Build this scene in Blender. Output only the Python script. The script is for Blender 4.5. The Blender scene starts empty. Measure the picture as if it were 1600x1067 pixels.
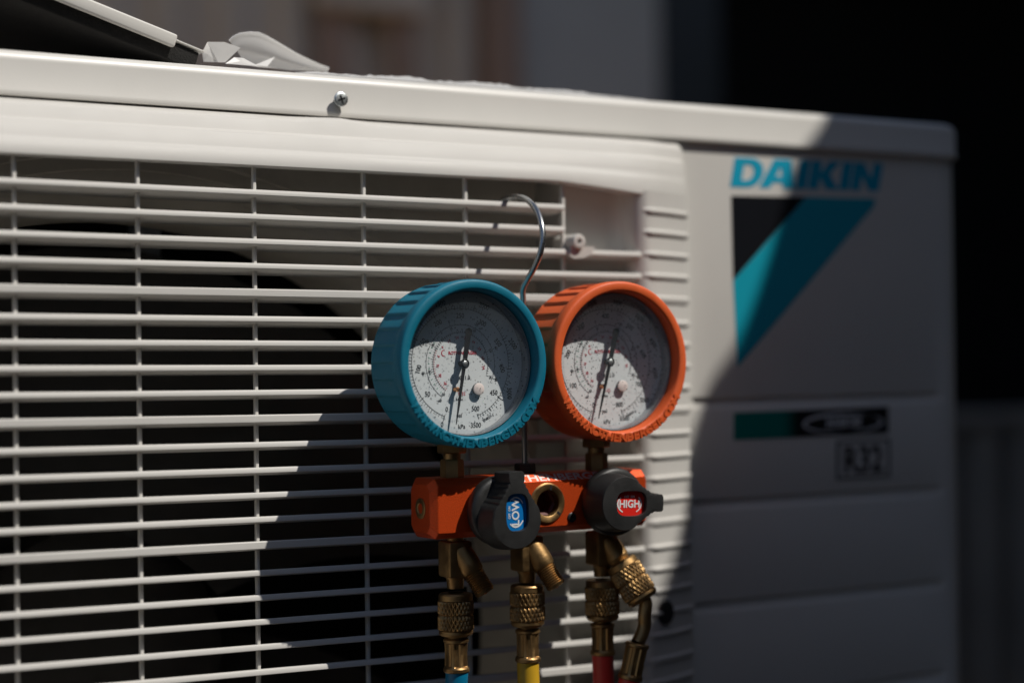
import bpy, bmesh, math, random
from mathutils import Vector, Matrix
random.seed(7)
S = 0.001                                   # everything below is in millimetres
SC = bpy.context.scene
COL = SC.collection
V = Vector
R = math.radians

# ------------------------------------------------------------------ camera
F, CX, CY = 2800.0, 800.0, 533.5
YAW, PITCH, ROLL = R(30.8), R(0.757), R(0.67)
fwd = V((math.sin(YAW)*math.cos(PITCH), math.cos(YAW)*math.cos(PITCH), math.sin(PITCH)))
R0 = V((math.cos(YAW), -math.sin(YAW), 0)); U0 = R0.cross(fwd)
CR = R0*math.cos(ROLL) - U0*math.sin(ROLL)
CU = U0*math.cos(ROLL) + R0*math.sin(ROLL)
def ray(px, py): return fwd*F + CR*(px-CX) - CU*(py-CY)
GAUGE0 = V((0, -88, 0))                     # centre of the blue gauge's front ring
CAM = GAUGE0 - ray(743, 568)*(912/F)
def at(px, py, y):                          # the point of the plane y = const seen at that pixel
    d = ray(px, py); return CAM + d*((y-CAM.y)/d.y)
def atx(px, py, y): return at(px, py, y).x
def atz(px, py, y): return at(px, py, y).z
def proj(p):
    d = V(p)-CAM; k = F/d.dot(fwd); return (CX+d.dot(CR)*k, CY-d.dot(CU)*k)
cd = bpy.data.cameras.new('camera'); cam = bpy.data.objects.new('camera', cd); COL.objects.link(cam)
m3 = Matrix((CR, CU, -fwd)).transposed()
cam.matrix_world = Matrix.Translation(CAM*S) @ m3.to_4x4()
cd.sensor_width = 36; cd.lens = 36*F/1600; cd.clip_start = 0.02; cd.clip_end = 500
cd.dof.use_dof = True; cd.dof.focus_distance = 0.932; cd.dof.aperture_fstop = 2.6
SC.camera = cam

# ------------------------------------------------------------------ light
SUN = V((0.80, -1.0, 1.76)).normalized()    # towards the sun
w = bpy.data.worlds.new('World'); SC.world = w; w.use_nodes = True
nt = w.node_tree; nt.nodes.clear()
sky = nt.nodes.new('ShaderNodeTexSky'); sky.sky_type = 'NISHITA'; sky.sun_disc = False
sky.sun_elevation = math.asin(SUN.z); sky.sun_rotation = math.atan2(SUN.x, SUN.y)
bg = nt.nodes.new('ShaderNodeBackground'); bg.inputs['Strength'].default_value = 0.092
wo = nt.nodes.new('ShaderNodeOutputWorld')
nt.links.new(sky.outputs[0], bg.inputs[0]); nt.links.new(bg.outputs[0], wo.inputs[0])
ld = bpy.data.lights.new('sun', 'SUN'); ld.energy = 5.0; ld.angle = R(0.53); ld.color = (1, .955, .88)
sun = bpy.data.objects.new('sun', ld); COL.objects.link(sun)
sun.rotation_euler = SUN.to_track_quat('Z', 'Y').to_euler()
SC.view_settings.view_transform = 'Standard'; SC.view_settings.look = 'None'
SC.view_settings.exposure = -0.36; SC.view_settings.gamma = 1
SC.cycles.max_bounces = 8; SC.cycles.transparent_max_bounces = 12
SC.cycles.use_denoising = True
SC.cycles.caustics_reflective = False; SC.cycles.caustics_refractive = False

# ------------------------------------------------------------------ materials
def mat(name, col, rough=.5, metal=0, var=.0, vscale=60, bump=0, bscale=400, coat=0, rvar=0, spec=.5, col2=None, stretch=None):
    m = bpy.data.materials.new(name); m.use_nodes = True
    t = m.node_tree; b = t.nodes['Principled BSDF']
    b.inputs['Base Color'].default_value = (*col, 1); b.inputs['Roughness'].default_value = rough
    b.inputs['Metallic'].default_value = metal; b.inputs['Coat Weight'].default_value = coat
    b.inputs['Specular IOR Level'].default_value = spec
    tc = t.nodes.new('ShaderNodeTexCoord'); src = tc.outputs['Object']
    if stretch:
        mp = t.nodes.new('ShaderNodeMapping'); mp.inputs['Scale'].default_value = stretch
        t.links.new(src, mp.inputs[0]); src = mp.outputs[0]
    if var or rvar:
        n = t.nodes.new('ShaderNodeTexNoise'); n.inputs['Scale'].default_value = vscale; n.inputs['Detail'].default_value = 5
        n.inputs['Roughness'].default_value = .65
        t.links.new(src, n.inputs['Vector'])
        if var:
            r = t.nodes.new('ShaderNodeValToRGB'); r.color_ramp.elements[0].position = .3; r.color_ramp.elements[1].position = .7
            c2 = col2 or tuple(c*(1-var) for c in col)
            r.color_ramp.elements[0].color = (*c2, 1); r.color_ramp.elements[1].color = (*col, 1)
            t.links.new(n.outputs[0], r.inputs[0]); t.links.new(r.outputs[0], b.inputs['Base Color'])
        if rvar:
            mr = t.nodes.new('ShaderNodeMapRange'); mr.inputs[1].default_value = .3; mr.inputs[2].default_value = .7
            mr.inputs[3].default_value = rough-rvar; mr.inputs[4].default_value = rough+rvar
            t.links.new(n.outputs[0], mr.inputs[0]); t.links.new(mr.outputs[0], b.inputs['Roughness'])
    if bump:
        n2 = t.nodes.new('ShaderNodeTexNoise'); n2.inputs['Scale'].default_value = bscale; n2.inputs['Detail'].default_value = 3
        t.links.new(src, n2.inputs['Vector'])
        bp = t.nodes.new('ShaderNodeBump'); bp.inputs['Strength'].default_value = bump; bp.inputs['Distance'].default_value = .0006
        t.links.new(n2.outputs[0], bp.inputs['Height']); t.links.new(bp.outputs[0], b.inputs['Normal'])
    return m
M = {}
M['paint'] = mat('ivory_paint', (.675, .655, .615), .38, var=.05, vscale=9, bump=.04, bscale=900, rvar=.06)
M['plastic'] = mat('ivory_plastic', (.60, .582, .55), .52, var=.07, vscale=14, bump=.05, bscale=700, rvar=.08, spec=.28)
M['shroud'] = mat('inner_plastic', (.76, .71, .63), .55, var=.2, vscale=22, bump=.05)
M['dark'] = mat('dark_fan_plastic', (.075, .07, .066), .5, var=.3, vscale=20)
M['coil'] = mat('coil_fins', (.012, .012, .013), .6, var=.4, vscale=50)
M['tube'] = mat('galvanised_steel', (.55, .60, .66), .4, metal=.2, rvar=.1, vscale=40)
M['bluerub'] = mat('blue_rubber', (.0, .170, .265), .52, var=.16, vscale=45, bump=.22, bscale=1500, rvar=.1, spec=.4)
M['orrub'] = mat('orange_rubber', (.80, .13, .030), .52, var=.16, vscale=45, bump=.22, bscale=1500, rvar=.1, spec=.4)
M['anod'] = mat('orange_anodised_metal', (.82, .088, .010), .42, metal=.45, var=.35, vscale=1500, bump=.35, bscale=2200)
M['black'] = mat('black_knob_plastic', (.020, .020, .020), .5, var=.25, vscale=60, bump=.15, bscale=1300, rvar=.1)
M['brass'] = mat('worn_brass', (.44, .28, .12), .47, metal=1, var=.45, vscale=90, bump=.12, bscale=700, rvar=.12, col2=(.27, .16, .07))
M['copper'] = mat('copper_core', (.62, .28, .12), .4, metal=1)
M['chrome'] = mat('chromed_wire', (.42, .43, .43), .28, metal=1, rvar=.08, vscale=120)
M['zinc'] = mat('zinc_screw', (.66, .70, .70), .42, metal=1, rvar=.1, vscale=300)
M['dial'] = mat('white_dial', (.73, .77, .78), .5)
M['ink'] = mat('black_ink', (.012, .012, .014), .6)
M['redink'] = mat('red_ink', (.50, .02, .05), .6)
M['greenink'] = mat('green_ink', (.02, .25, .15), .6)
M['needle'] = mat('needle_black', (.010, .010, .012), .4)
M['bezel'] = mat('steel_bezel', (.45, .46, .48), .35, metal=.9)
M['plug'] = mat('pale_plug', (.80, .70, .66), .55)
M['plugdark'] = mat('grey_plug_side', (.10, .10, .10), .5)
M['lblue'] = mat('knob_label_blue', (.0, .17, .50), .4)
M['lred'] = mat('knob_label_red', (.75, .02, .012), .4)
M['white'] = mat('white_print', (.80, .80, .80), .5)
M['silver'] = mat('silver_print', (.62, .60, .58), .4, metal=.4)
M['logoblue'] = mat('logo_blue', (.0, .33, .50), .45, bump=.03, bscale=600)
M['logoblue2'] = mat('emblem_blue', (.01, .33, .44), .25, spec=.6)
M['logoblack'] = mat('emblem_black', (.008, .009, .012), .25, spec=.6)
M['teal'] = mat('badge_teal', (.0, .16, .14), .4)
M['badge'] = mat('badge_black', (.004, .004, .005), .35)
M['badgegrey'] = mat('badge_border', (.06, .06, .06), .5)
M['badgesilver'] = mat('badge_silver', (.70, .71, .72), .4)
M['hoseblue'] = mat('blue_hose_rubber', (.0, .16, .30), .4, var=.15, vscale=80)
M['hosered'] = mat('red_hose_rubber', (.68, .045, .035), .4, var=.12, vscale=80)
M['hoseyel'] = mat('yellow_hose_rubber', (.62, .36, .02), .4, var=.15, vscale=80)
M['foam'] = mat('black_foam', (.014, .013, .012), .95, var=.5, vscale=300, bump=1.0, bscale=900)
M['clad'] = mat('taupe_cladding', (.85, .69, .54), .6, var=.2, vscale=3, stretch=(1, 1, .15))
M['timber'] = mat('brown_timber', (.55, .35, .25), .6, var=.3, vscale=10, stretch=(1, 1, .1))
M['sill'] = mat('pale_timber', (.85, .70, .56), .6, var=.2, vscale=10)
M['grey'] = mat('grey_render', (.60, .56, .51), .7, var=.12, vscale=4)
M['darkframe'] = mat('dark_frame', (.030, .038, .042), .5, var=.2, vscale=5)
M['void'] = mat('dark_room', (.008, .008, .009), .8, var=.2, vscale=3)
M['fence'] = mat('charcoal_steel', (.32, .31, .285), .5, var=.3, vscale=5)
M['ground'] = mat('sandy_ground', (.26, .22, .18), .9, var=.4, vscale=4, bump=.4, bscale=120)
M['blocker'] = mat('grey_blocker_sheet', (.12, .12, .12), .8, var=.2, vscale=30)
M['skyblock'] = mat('dark_blocker_boards', (.20, .185, .165), .8, var=.4, vscale=8, stretch=(1, 1, .1))
M['roof'] = mat('roof_sheet', (.12, .12, .12), .6, var=.2, vscale=3)

def glassmat(name, tint, lo, hi, rough, specks):
    m = bpy.data.materials.new(name); m.use_nodes = True; t = m.node_tree; t.nodes.clear()
    o = t.nodes.new('ShaderNodeOutputMaterial'); mx = t.nodes.new('ShaderNodeMixShader')
    tr = t.nodes.new('ShaderNodeBsdfTransparent'); tr.inputs[0].default_value = (*tint, 1)
    gl = t.nodes.new('ShaderNodeBsdfGlossy'); gl.inputs['Roughness'].default_value = rough
    fc = t.nodes.new('ShaderNodeLayerWeight'); fc.inputs['Blend'].default_value = .5
    fr = t.nodes.new('ShaderNodeMath'); fr.operation = 'POWER'; fr.inputs[1].default_value = 5
    t.links.new(fc.outputs['Facing'], fr.inputs[0])
    mr = t.nodes.new('ShaderNodeMapRange'); mr.inputs[3].default_value = lo; mr.inputs[4].default_value = hi
    t.links.new(fr.outputs[0], mr.inputs[0])
    t.links.new(mr.outputs[0], mx.inputs[0]); t.links.new(tr.outputs[0], mx.inputs[1]); t.links.new(gl.outputs[0], mx.inputs[2])
    last = mx.outputs[0]
    if specks:
        tc = t.nodes.new('ShaderNodeTexCoord')
        vo = t.nodes.new('ShaderNodeTexVoronoi'); vo.inputs['Scale'].default_value = 760; vo.inputs['Randomness'].default_value = 1
        t.links.new(tc.outputs['Object'], vo.inputs['Vector'])
        sp = t.nodes.new('ShaderNodeSeparateColor'); t.links.new(vo.outputs['Color'], sp.inputs[0])
        a = t.nodes.new('ShaderNodeMath'); a.operation = 'MULTIPLY'; a.inputs[1].default_value = .40   # radius by cell
        t.links.new(sp.outputs[0], a.inputs[0])
        c = t.nodes.new('ShaderNodeMath'); c.operation = 'LESS_THAN'
        t.links.new(vo.outputs['Distance'], c.inputs[0]); t.links.new(a.outputs[0], c.inputs[1])
        g = t.nodes.new('ShaderNodeMath'); g.operation = 'GREATER_THAN'; g.inputs[1].default_value = .28
        t.links.new(sp.outputs[1], g.inputs[0])
        k = t.nodes.new('ShaderNodeMath'); k.operation = 'MULTIPLY'
        t.links.new(c.outputs[0], k.inputs[0]); t.links.new(g.outputs[0], k.inputs[1])
        k2 = t.nodes.new('ShaderNodeMapRange'); k2.inputs[3].default_value = 1.0; k2.inputs[4].default_value = .38
        t.links.new(k.outputs[0], k2.inputs[0])
        cc = t.nodes.new('ShaderNodeCombineColor')
        for q_ in range(3): t.links.new(k2.outputs[0], cc.inputs[q_])
        t.links.new(cc.outputs[0], tr.inputs[0])          # droplets hold some of the light back
        # a film of dust over everything
        n = t.nodes.new('ShaderNodeTexNoise'); n.inputs['Scale'].default_value = 90; n.inputs['Detail'].default_value = 8
        t.links.new(tc.outputs['Object'], n.inputs['Vector'])
        nm = t.nodes.new('ShaderNodeMapRange'); nm.inputs[1].default_value = .3; nm.inputs[2].default_value = .8; nm.inputs[3].default_value = .02; nm.inputs[4].default_value = .06
        t.links.new(n.outputs[0], nm.inputs[0])
        df = t.nodes.new('ShaderNodeBsdfDiffuse'); df.inputs[0].default_value = (.46, .54, .60, 1)
        m2 = t.nodes.new('ShaderNodeMixShader')
        t.links.new(nm.outputs[0], m2.inputs[0]); t.links.new(last, m2.inputs[1]); t.links.new(df.outputs[0], m2.inputs[2])
        last = m2.outputs[0]
    t.links.new(last, o.inputs[0]); return m
M['lens'] = glassmat('clear_lens', (.97, .98, .98), .015, .9, .03, True)
M['clear'] = glassmat('clear_lens_wall', (.88, .90, .92), .06, 1.0, .08, False)
def filmmat(name, trans, col, rough):
    m = bpy.data.materials.new(name); m.use_nodes = True; t = m.node_tree; t.nodes.clear()
    o = t.nodes.new('ShaderNodeOutputMaterial')
    df = t.nodes.new('ShaderNodeBsdfDiffuse'); df.inputs[0].default_value = (*col, 1)
    tl = t.nodes.new('ShaderNodeBsdfTranslucent'); tl.inputs[0].default_value = (*col, 1)
    gl = t.nodes.new('ShaderNodeBsdfGlossy'); gl.inputs['Roughness'].default_value = rough
    tr = t.nodes.new('ShaderNodeBsdfTransparent')
    a = t.nodes.new('ShaderNodeMixShader'); a.inputs[0].default_value = .4
    b = t.nodes.new('ShaderNodeMixShader'); b.inputs[0].default_value = .12
    c = t.nodes.new('ShaderNodeMixShader'); c.inputs[0].default_value = trans
    t.links.new(df.outputs[0], a.inputs[1]); t.links.new(tl.outputs[0], a.inputs[2])
    t.links.new(a.outputs[0], b.inputs[1]); t.links.new(gl.outputs[0], b.inputs[2])
    t.links.new(b.outputs[0], c.inputs[1]); t.links.new(tr.outputs[0], c.inputs[2])
    t.links.new(c.outputs[0], o.inputs[0]); return m
M['film'] = filmmat('milky_film', .22, (.80, .79, .77), .18)
M['film2'] = filmmat('clear_film', .35, (.85, .85, .85), .06)
M['film3'] = filmmat('white_film', .04, (.86, .85, .83), .3)

# ------------------------------------------------------------------ mesh helpers
def frame(axis, ref=None):
    a = V(axis).normalized()
    r = V(ref) if ref else (V((0, 0, 1)) if abs(a.z) < .9 else V((1, 0, 0)))
    u = r.cross(a).normalized(); v = a.cross(u); return u, v, a
class MB:
    def __init__(s): s.v = []; s.f = []
    def add(s, v, f):
        n = len(s.v); s.v += [V(p) for p in v]; s.f += [tuple(i+n for i in q) for q in f]; return s
    def grid(s, rows, cyc=False):
        n = len(rows[0]); v = [p for r_ in rows for p in r_]; f = []
        for i in range(len(rows)-1):
            for j in range(n if cyc else n-1):
                k = (j+1) % n
                f.append((i*n+j, i*n+k, (i+1)*n+k, (i+1)*n+j))
        return s.add(v, f)
    def lathe(s, prof, o, axis=(0, -1, 0), seg=48, rf=None, ref=None):
        # prof: (radius, height along the axis)
        u, v, a = frame(axis, ref); o = V(o); rows = []
        for r_, h in prof:
            row = []
            for j in range(seg):
                t = 2*math.pi*j/seg; q = rf(r_, h, t) if rf else r_
                row.append(o + a*h + (u*math.cos(t)+v*math.sin(t))*q)
            rows.append(row)
        return s.grid(rows, True)
    def box(s, a, b, bev=0, seg=2):
        bm = bmesh.new(); bmesh.ops.create_cube(bm, size=1)
        a, b = V(a), V(b); c = (a+b)/2; d = b-a
        for p in bm.verts: p.co = V((p.co.x*d.x, p.co.y*d.y, p.co.z*d.z)) + c
        if bev: bmesh.ops.bevel(bm, geom=bm.edges[:], offset=bev, segments=seg, affect='EDGES', profile=.5)
        return s.take(bm)
    def take(s, bm, mx=None):
        bm.verts.index_update()
        s.add([(mx @ p.co if mx else p.co) for p in bm.verts], [tuple(q.index for q in f.verts) for f in bm.faces]); bm.free(); return s
    def prism(s, pts, n, cap=True):         # polygon pts (3-D) extruded by vector n
        n = V(n); k = len(pts); p = [V(q) for q in pts]; q = [V(a)+n for a in pts]
        f = [(i, (i+1) % k, k+(i+1) % k, k+i) for i in range(k)]
        if cap: f += [tuple(range(k-1, -1, -1)), tuple(range(k, 2*k))]
        return s.add(p+q, f)
    def tube(s, path, r, seg=12, cap=True):
        path = [V(p) for p in path]; n = len(path); rows = []; u = None
        for i in range(n):
            t = (path[min(i+1, n-1)] - path[max(i-1, 0)]).normalized()
            if u is None: u = frame(t)[0]
            u = (u - t*u.dot(t)).normalized(); v = t.cross(u)
            rr = r[i] if isinstance(r, (list, tuple)) else r
            rows.append([path[i] + (u*math.cos(2*math.pi*j/seg)+v*math.sin(2*math.pi*j/seg))*rr for j in range(seg)])
        b = len(s.v); s.grid(rows, True)
        if cap: s.f += [tuple(b+j for j in range(seg)), tuple(b+(n-1)*seg+j for j in range(seg-1, -1, -1))]
        return s
    def build(s, name, m, parent=None, smooth=35, label=None, fix=True, loc=None):
        me = bpy.data.meshes.new(name); o_ = V(loc) if loc else V((0, 0, 0))
        me.from_pydata([tuple((p-o_)*S) for p in s.v], [], s.f); me.update()
        if fix:
            bm = bmesh.new(); bm.from_mesh(me); bmesh.ops.recalc_face_normals(bm, faces=bm.faces[:]); bm.to_mesh(me); bm.free()
        me.materials.append(m)
        if smooth:
            me.shade_smooth(); me.set_sharp_from_angle(angle=R(smooth))
        return link(name, me, parent, o_, label)
def link(name, me, parent=None, loc=(0, 0, 0), label=None):
    o = bpy.data.objects.new(name, me); COL.objects.link(o)
    if parent:
        o.parent = parent
        pl = V((0, 0, 0)); q = parent
        while q: pl += V(q.location); q = q.parent
        o.location = V(loc)*S - pl
    else: o.location = V(loc)*S
    if label: o['label'] = label
    return o
def thing(name, label, cat, loc=(0, 0, 0), group=None):
    o = bpy.data.objects.new(name, None); COL.objects.link(o); o.location = V(loc)*S; o.empty_display_size = .02
    o['label'] = label; o['category'] = cat
    if group: o['group'] = group
    return o
def smoothstep(a, b, x):
    t = min(1, max(0, (x-a)/(b-a))); return t*t*(3-2*t)

TXT = {}
def text(s, size, depth=.05, bold=0, spacing=1.0):
    # built-in font as mesh data: verts, faces, width, in mm, centred on x, resting on y = 0
    key = (s, size, depth, bold, spacing)
    if key not in TXT:
        c = bpy.data.curves.new('lettering', 'FONT'); c.body = s; c.size = size; c.extrude = depth; c.offset = bold
        c.resolution_u = 3; c.space_character = spacing; c.align_x = 'CENTER'
        o = bpy.data.objects.new('lettering', c); COL.objects.link(o)
        me = bpy.data.meshes.new_from_object(o.evaluated_get(bpy.context.evaluated_depsgraph_get()))
        TXT[key] = ([v.co.copy() for v in me.vertices], [tuple(p.vertices) for p in me.polygons])
        bpy.data.objects.remove(o); bpy.data.meshes.remove(me); bpy.data.curves.remove(c)
    return TXT[key]
def put_text(mb, s, size, o, right=(1, 0, 0), up=(0, 0, 1), depth=.05, bold=0, sx=1, shear=0, spacing=1.0):
    v, f = text(s, size, depth, bold, spacing); r_, u_ = V(right), V(up); n = r_.cross(u_); o = V(o)
    mb.add([o + r_*(p.x*sx + p.y*shear) + u_*p.y + n*p.z for p in v], f)
CAP = .70   # cap height of the built-in font relative to its size (about)

# ================================================================== the air-conditioner
unit = thing('outdoor_unit', 'ivory air conditioner outdoor unit with slatted grille filling the picture', 'air conditioner', (100, 150, -620))
YL, YP, YS = -4.0, 0.0, -25.0               # planes of lid skirt, panel and slat edges
zlid_b = atz(0, 148, YL); zlid_t = atz(0, 74, YL); xr = atx(1510, 215, YL); xl = -520.0; yb = 320.0
def outline(inset, rc=16):
    x1 = xr-inset; y0 = YL+inset; p = [(xl, y0)]
    for i in range(9):
        t = -math.pi/2 + i/8*math.pi/2; p.append((x1-rc+rc*math.cos(t), y0+rc+rc*math.sin(t)))
    return p + [(x1, yb), (xl, yb)]
mb = MB()
rows = [[V((x, y, z)) for x, y in outline(i)] for i, z in ((2.6, zlid_b+2.5), (1.2, zlid_b), (.3, zlid_b+.2), (0, zlid_b+1.0), (0, zlid_b+3.0), (.5, zlid_b+4.2), (.5, zlid_t-5.5), (1.0, zlid_t-3.2), (2.4, zlid_t-1.2), (4.6, zlid_t-.2), (7, zlid_t))]
mb.grid(rows, True); n = len(rows[0]); b = (len(rows)-1)*n; mb.f.append(tuple(b+i for i in range(n)))
lid = mb.build('lid', M['paint'], unit, 50)
# --- right front panel with pressed steps
xg = atx(1070, 560, -1)                     # right edge of the grille
zt0_ = atz(0, 160, 0)
grooves = [atz(1270, p, YP) for p in (621, 774, 928, 1078, 1230)]
gx0, gx1 = atx(1082, 700, YP), atx(1468, 700, YP)
zs = [zlid_b+3]
for g in grooves: zs += [g+2.6, g+1.6, g+.4, g-.6, g-3.4, g-5.2, g-6.4]
zs += [-600]
dz = {0: 0}
pl = []
x0 = xg-14; rc = 16.5; x1 = xr-.4
xs = [x0, gx0, gx0+3] + [gx0+3+(gx1-gx0-6)*i/10 for i in range(1, 10)] + [gx1-3, gx1] + [x1-rc]
plan = [(x, 0.0) for x in xs] + [(x1-rc+rc*math.sin(t), rc-rc*math.cos(t)) for t in [i/10*math.pi/2 for i in range(1, 11)]] + [(x1, yb-4)]
rows = []
for i, z in enumerate(zs):
    k = (i-1) % 7 if 0 < i < len(zs)-1 else -1
    d = {-1: 0, 0: 0, 1: .3, 2: 2.2, 3: 2.6, 4: 1.5, 5: .3, 6: 0}[k]
    row = []
    for x, y in plan:
        mk = smoothstep(gx0, gx0+3, x)*(1-smoothstep(gx1-3, gx1, x)) if y == 0 else 0
        row.append(V((x, y+d*mk, z)))
    rows.append(row)
panel = MB().grid(rows).build('front_panel', M['paint'], unit, 40)
MB().box((xl, .3, zt0_-14), (x0-.2, 1.3, zlid_b+3)).build('top_strip', M['paint'], unit, 0)
# case shell (back, left, floor) so that the inside is dark
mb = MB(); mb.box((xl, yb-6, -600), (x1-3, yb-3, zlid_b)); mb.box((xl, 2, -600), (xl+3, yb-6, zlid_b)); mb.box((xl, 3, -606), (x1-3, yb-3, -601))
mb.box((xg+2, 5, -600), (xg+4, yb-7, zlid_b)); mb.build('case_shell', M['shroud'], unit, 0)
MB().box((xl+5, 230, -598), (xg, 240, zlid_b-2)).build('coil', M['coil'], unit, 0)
# --- grille ----------------------------------------------------------------
xs_ = atx(1001, 500, YS)                    # inner edge of the ribbed right strip
def strip_y(x):                             # front surface of the strip, falling back to the right
    t = (x-xs_)/(xg-xs_)
    if t < .12: return YS + 3.5*(1-t/.12)**2
    return YS + 17.5*((t-.12)/.88)**1.25
# head rail
PRZ = ((151, -1), (157, -8), (160, -13.2), (162, -14.0), (180, -14.6), (182.5, -15.2), (185, -17.8), (187.5, -18.5), (209, -20.8), (212, -21.2), (215, -22.6), (218, -23.4), (235, -24.8), (238, -24.8), (241, -23.6), (243, -6))
zt = [atz(0, p, y) for p, y in PRZ]; yt = [y for p, y in PRZ]; NP = len(PRZ)
xstat = [-520, -400, -250] + [atx(p, 180, -14) for p in range(440, 640, 12)] + [atx(p, 260, YS) for p in (700, 800, 860, 875, 890, 905, 920, 940, 955, 970, 985, 1000, 1018, 1034, 1048)] + [xg-5, xg-2.5, xg-.8, xg]
drop = lambda x: 5.2*min(1, max(0, (x-atx(868, 260, YS))/(atx(1003, 260, YS)-atx(868, 260, YS))))**1.15
rows = []
for x in xstat:
    back = 0
    if x > xs_: back = 17.5*((x-xs_)/(xg-xs_))**1.5
    e = max(0, (x-(xg-5))/5)
    row = []
    for i in range(NP):
        k = smoothstep(7, 11.5, i)*.55 + .45*(i > 11)
        y = min(-0.5, yt[i]+back*(abs(yt[i])/25)) if i < NP-1 else -6+min(5.5, back*.33)
        y = y*(1-.75*e**3) if i < NP-1 else y
        zz = zt[i] - drop(x)*k
        if i < 6: zz -= 3.5*e*e
        if 0 < i < 4: zz += 2.3*(1-smoothstep(0, 1, abs(x-atx(532, 180, -14))/27))
        row.append(V((x, y, zz)))
    rows.append(row)
mb = MB().grid(rows)
mb.f.append(tuple(len(mb.v)-NP+i for i in range(NP)))
grille = mb.build('grille', M['plastic'], unit, 50)
zt0 = zt; zt = zt[-1]
# ribbed strip, with its return wall into the opening
prof = [(xs_-1.5, 4), (xs_-1.2, -12), (xs_-.4, -19)] + [(xs_+(xg-xs_)*t, strip_y(xs_+(xg-xs_)*t)) for t in (0, .02, .05, .09, .13, .2, .3, .4, .5, .6, .7, .8, .88, .94)] + [(xg-.6, -5.5), (xg, -4.2), (xg+.1, .5)]
def strip_row(z): return [V((x, y, z)) for x, y in prof]
MB().grid([strip_row(zt-4), strip_row(-600)]).build('side_strip', M['plastic'], grille, 50)
# slats: pixel heights of the front edge at x = 0, read from the photograph
Y0 = [276.6, 317.4, 359, 400, 443, 489, 530, 571, 613, 654.7, 700.5, 743.4, 785.4, 826, 867.4, 916, 957.6, 998.5, 1041, 1083, 1130, 1172, 1213, 1255]
x_end2 = atx(884, 330, YS)
ZS = []
for i, y0 in enumerate(Y0):
    sl = (557-y0)/5770
    zl = atz(0, y0, YS); zr = atz(1000, y0+sl*1000, YS); xa, xb = atx(0, y0, YS), atx(1000, y0+sl*1000, YS)
    zz = lambda x: zl + (zr-zl)*(x-xa)/(xb-xa)
    ZS.append(zz)
    th = 4.0 if i in (4, 9, 14, 20) else 2.9
    xe = x_end2 if i < 2 else xs_+1.2
    pf = [(21, -3.2), (10, -1.2), (1.5, 0), (.8, -.15), (.45, -.6), (.12, -th+.7), (.1, -th+.25), (.3, -th), (10, -th-1.6), (21, -th-2.4)]
    rows = []
    st = [xl, -330, -200, -100, 0, 60] + ([xe-1.2, xe-.35, xe] if i < 2 else [xe])
    for x in st:
        e = 1 if not (i < 2 and x == xe) else .6
        hold = .5*(1-e)
        rows.append([V((x, YS+y+(6*(1-e) if i < 2 else 0), zz(x)+z*e-th*hold)) for y, z in pf])
    mb = MB().grid(rows, True); mb.f += [tuple(range(10)), tuple(len(mb.v)-10+q for q in range(10))]
    mb.build('slat', M['plastic'], grille, 28)
    # the rib that carries the slat on over the strip
    rows = []
    ra = xs_ + (.6 if i > 1 else 3.2)
    N = 12
    for k in range(N+1):
        x = ra + (xg-1.2-ra)*k/N; y = strip_y(x) + (1.2 if x > xg-4 else 0); p = min(1.5, .1+2.2*k/N*3) if i > 1 else (1.5 if k else .1)
        if i > 1: p = 1.5 if k > 1 else .4
        z = zz(x)
        rows.append([V((x, y+.6, z+1.1)), V((x, y-.3*p, z+.35)), V((x, y-p, z-.5)), V((x, y-p, z-2.0)), V((x, y-.5*p, z-th+.3)), V((x, y+.6, z-th+.1))])
    mb = MB().grid(rows); mb.f += [tuple(range(6)), tuple(len(mb.v)-6+q for q in range(6))]
    mb.build('rib', M['plastic'], grille, 40)
# upright rods behind the slat edges
for px in (22, 215, 397, 568, 727, 879):
    x = atx(px, 300, -19)
    MB().box((x-.95, -20, -600), (x+.95, -17, zt+4), .5, 2).build('upright_rod', M['plastic'], grille, 30)
# handle pocket: back wall with a rounded right end
xp0, xp1 = atx(884, 330, -9), xs_
zp = ZS[3](100)-4
pr = [(xp0-1, 30), (xp0-1, -4), (xp0, -5)] + [(xp1-9+8.5*math.sin(t), -13.5+8.5*math.cos(t)) for t in [k/6*math.pi/2 for k in range(7)]] + [(xp1-.6, -20)]
MB().grid([[V((x, y, zt+4)) for x, y in pr], [V((x, y, zp)) for x, y in pr]]).build('handle_pocket', M['plastic'], grille, 40)
# screw boss in the pocket and the torn tab below it
pb = at(906, 377, -29)
mb = MB().lathe([(4.6, -22), (4.2, -1), (3.9, -.2), (3.4, 0), (1.7, 0), (1.4, -.4), (1.4, -7), (.01, -7)], pb, (0, -1, 0), 28)
mb.build('screw_boss', M['plastic'], grille, 40)
tb = [at(x, y, YS-1.4) for x, y in ((892, 384), (930, 386), (924, 398), (912, 403), (897, 404), (891, 400))]
MB().prism(tb, (0, 1.3, 0)).build('torn_tab', M['plastic'], grille, 0)
# dark disc standing in for a round cast shadow on the strip
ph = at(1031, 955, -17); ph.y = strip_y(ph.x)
MB().lathe([(7.2, -2.6), (7.1, .9), (6.7, 1.5), (4.5, 1.7), (.01, 1.75)], ph, (0.25, -1, 0), 32).build('shadow_disc', M['black'], grille, 40)
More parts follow.
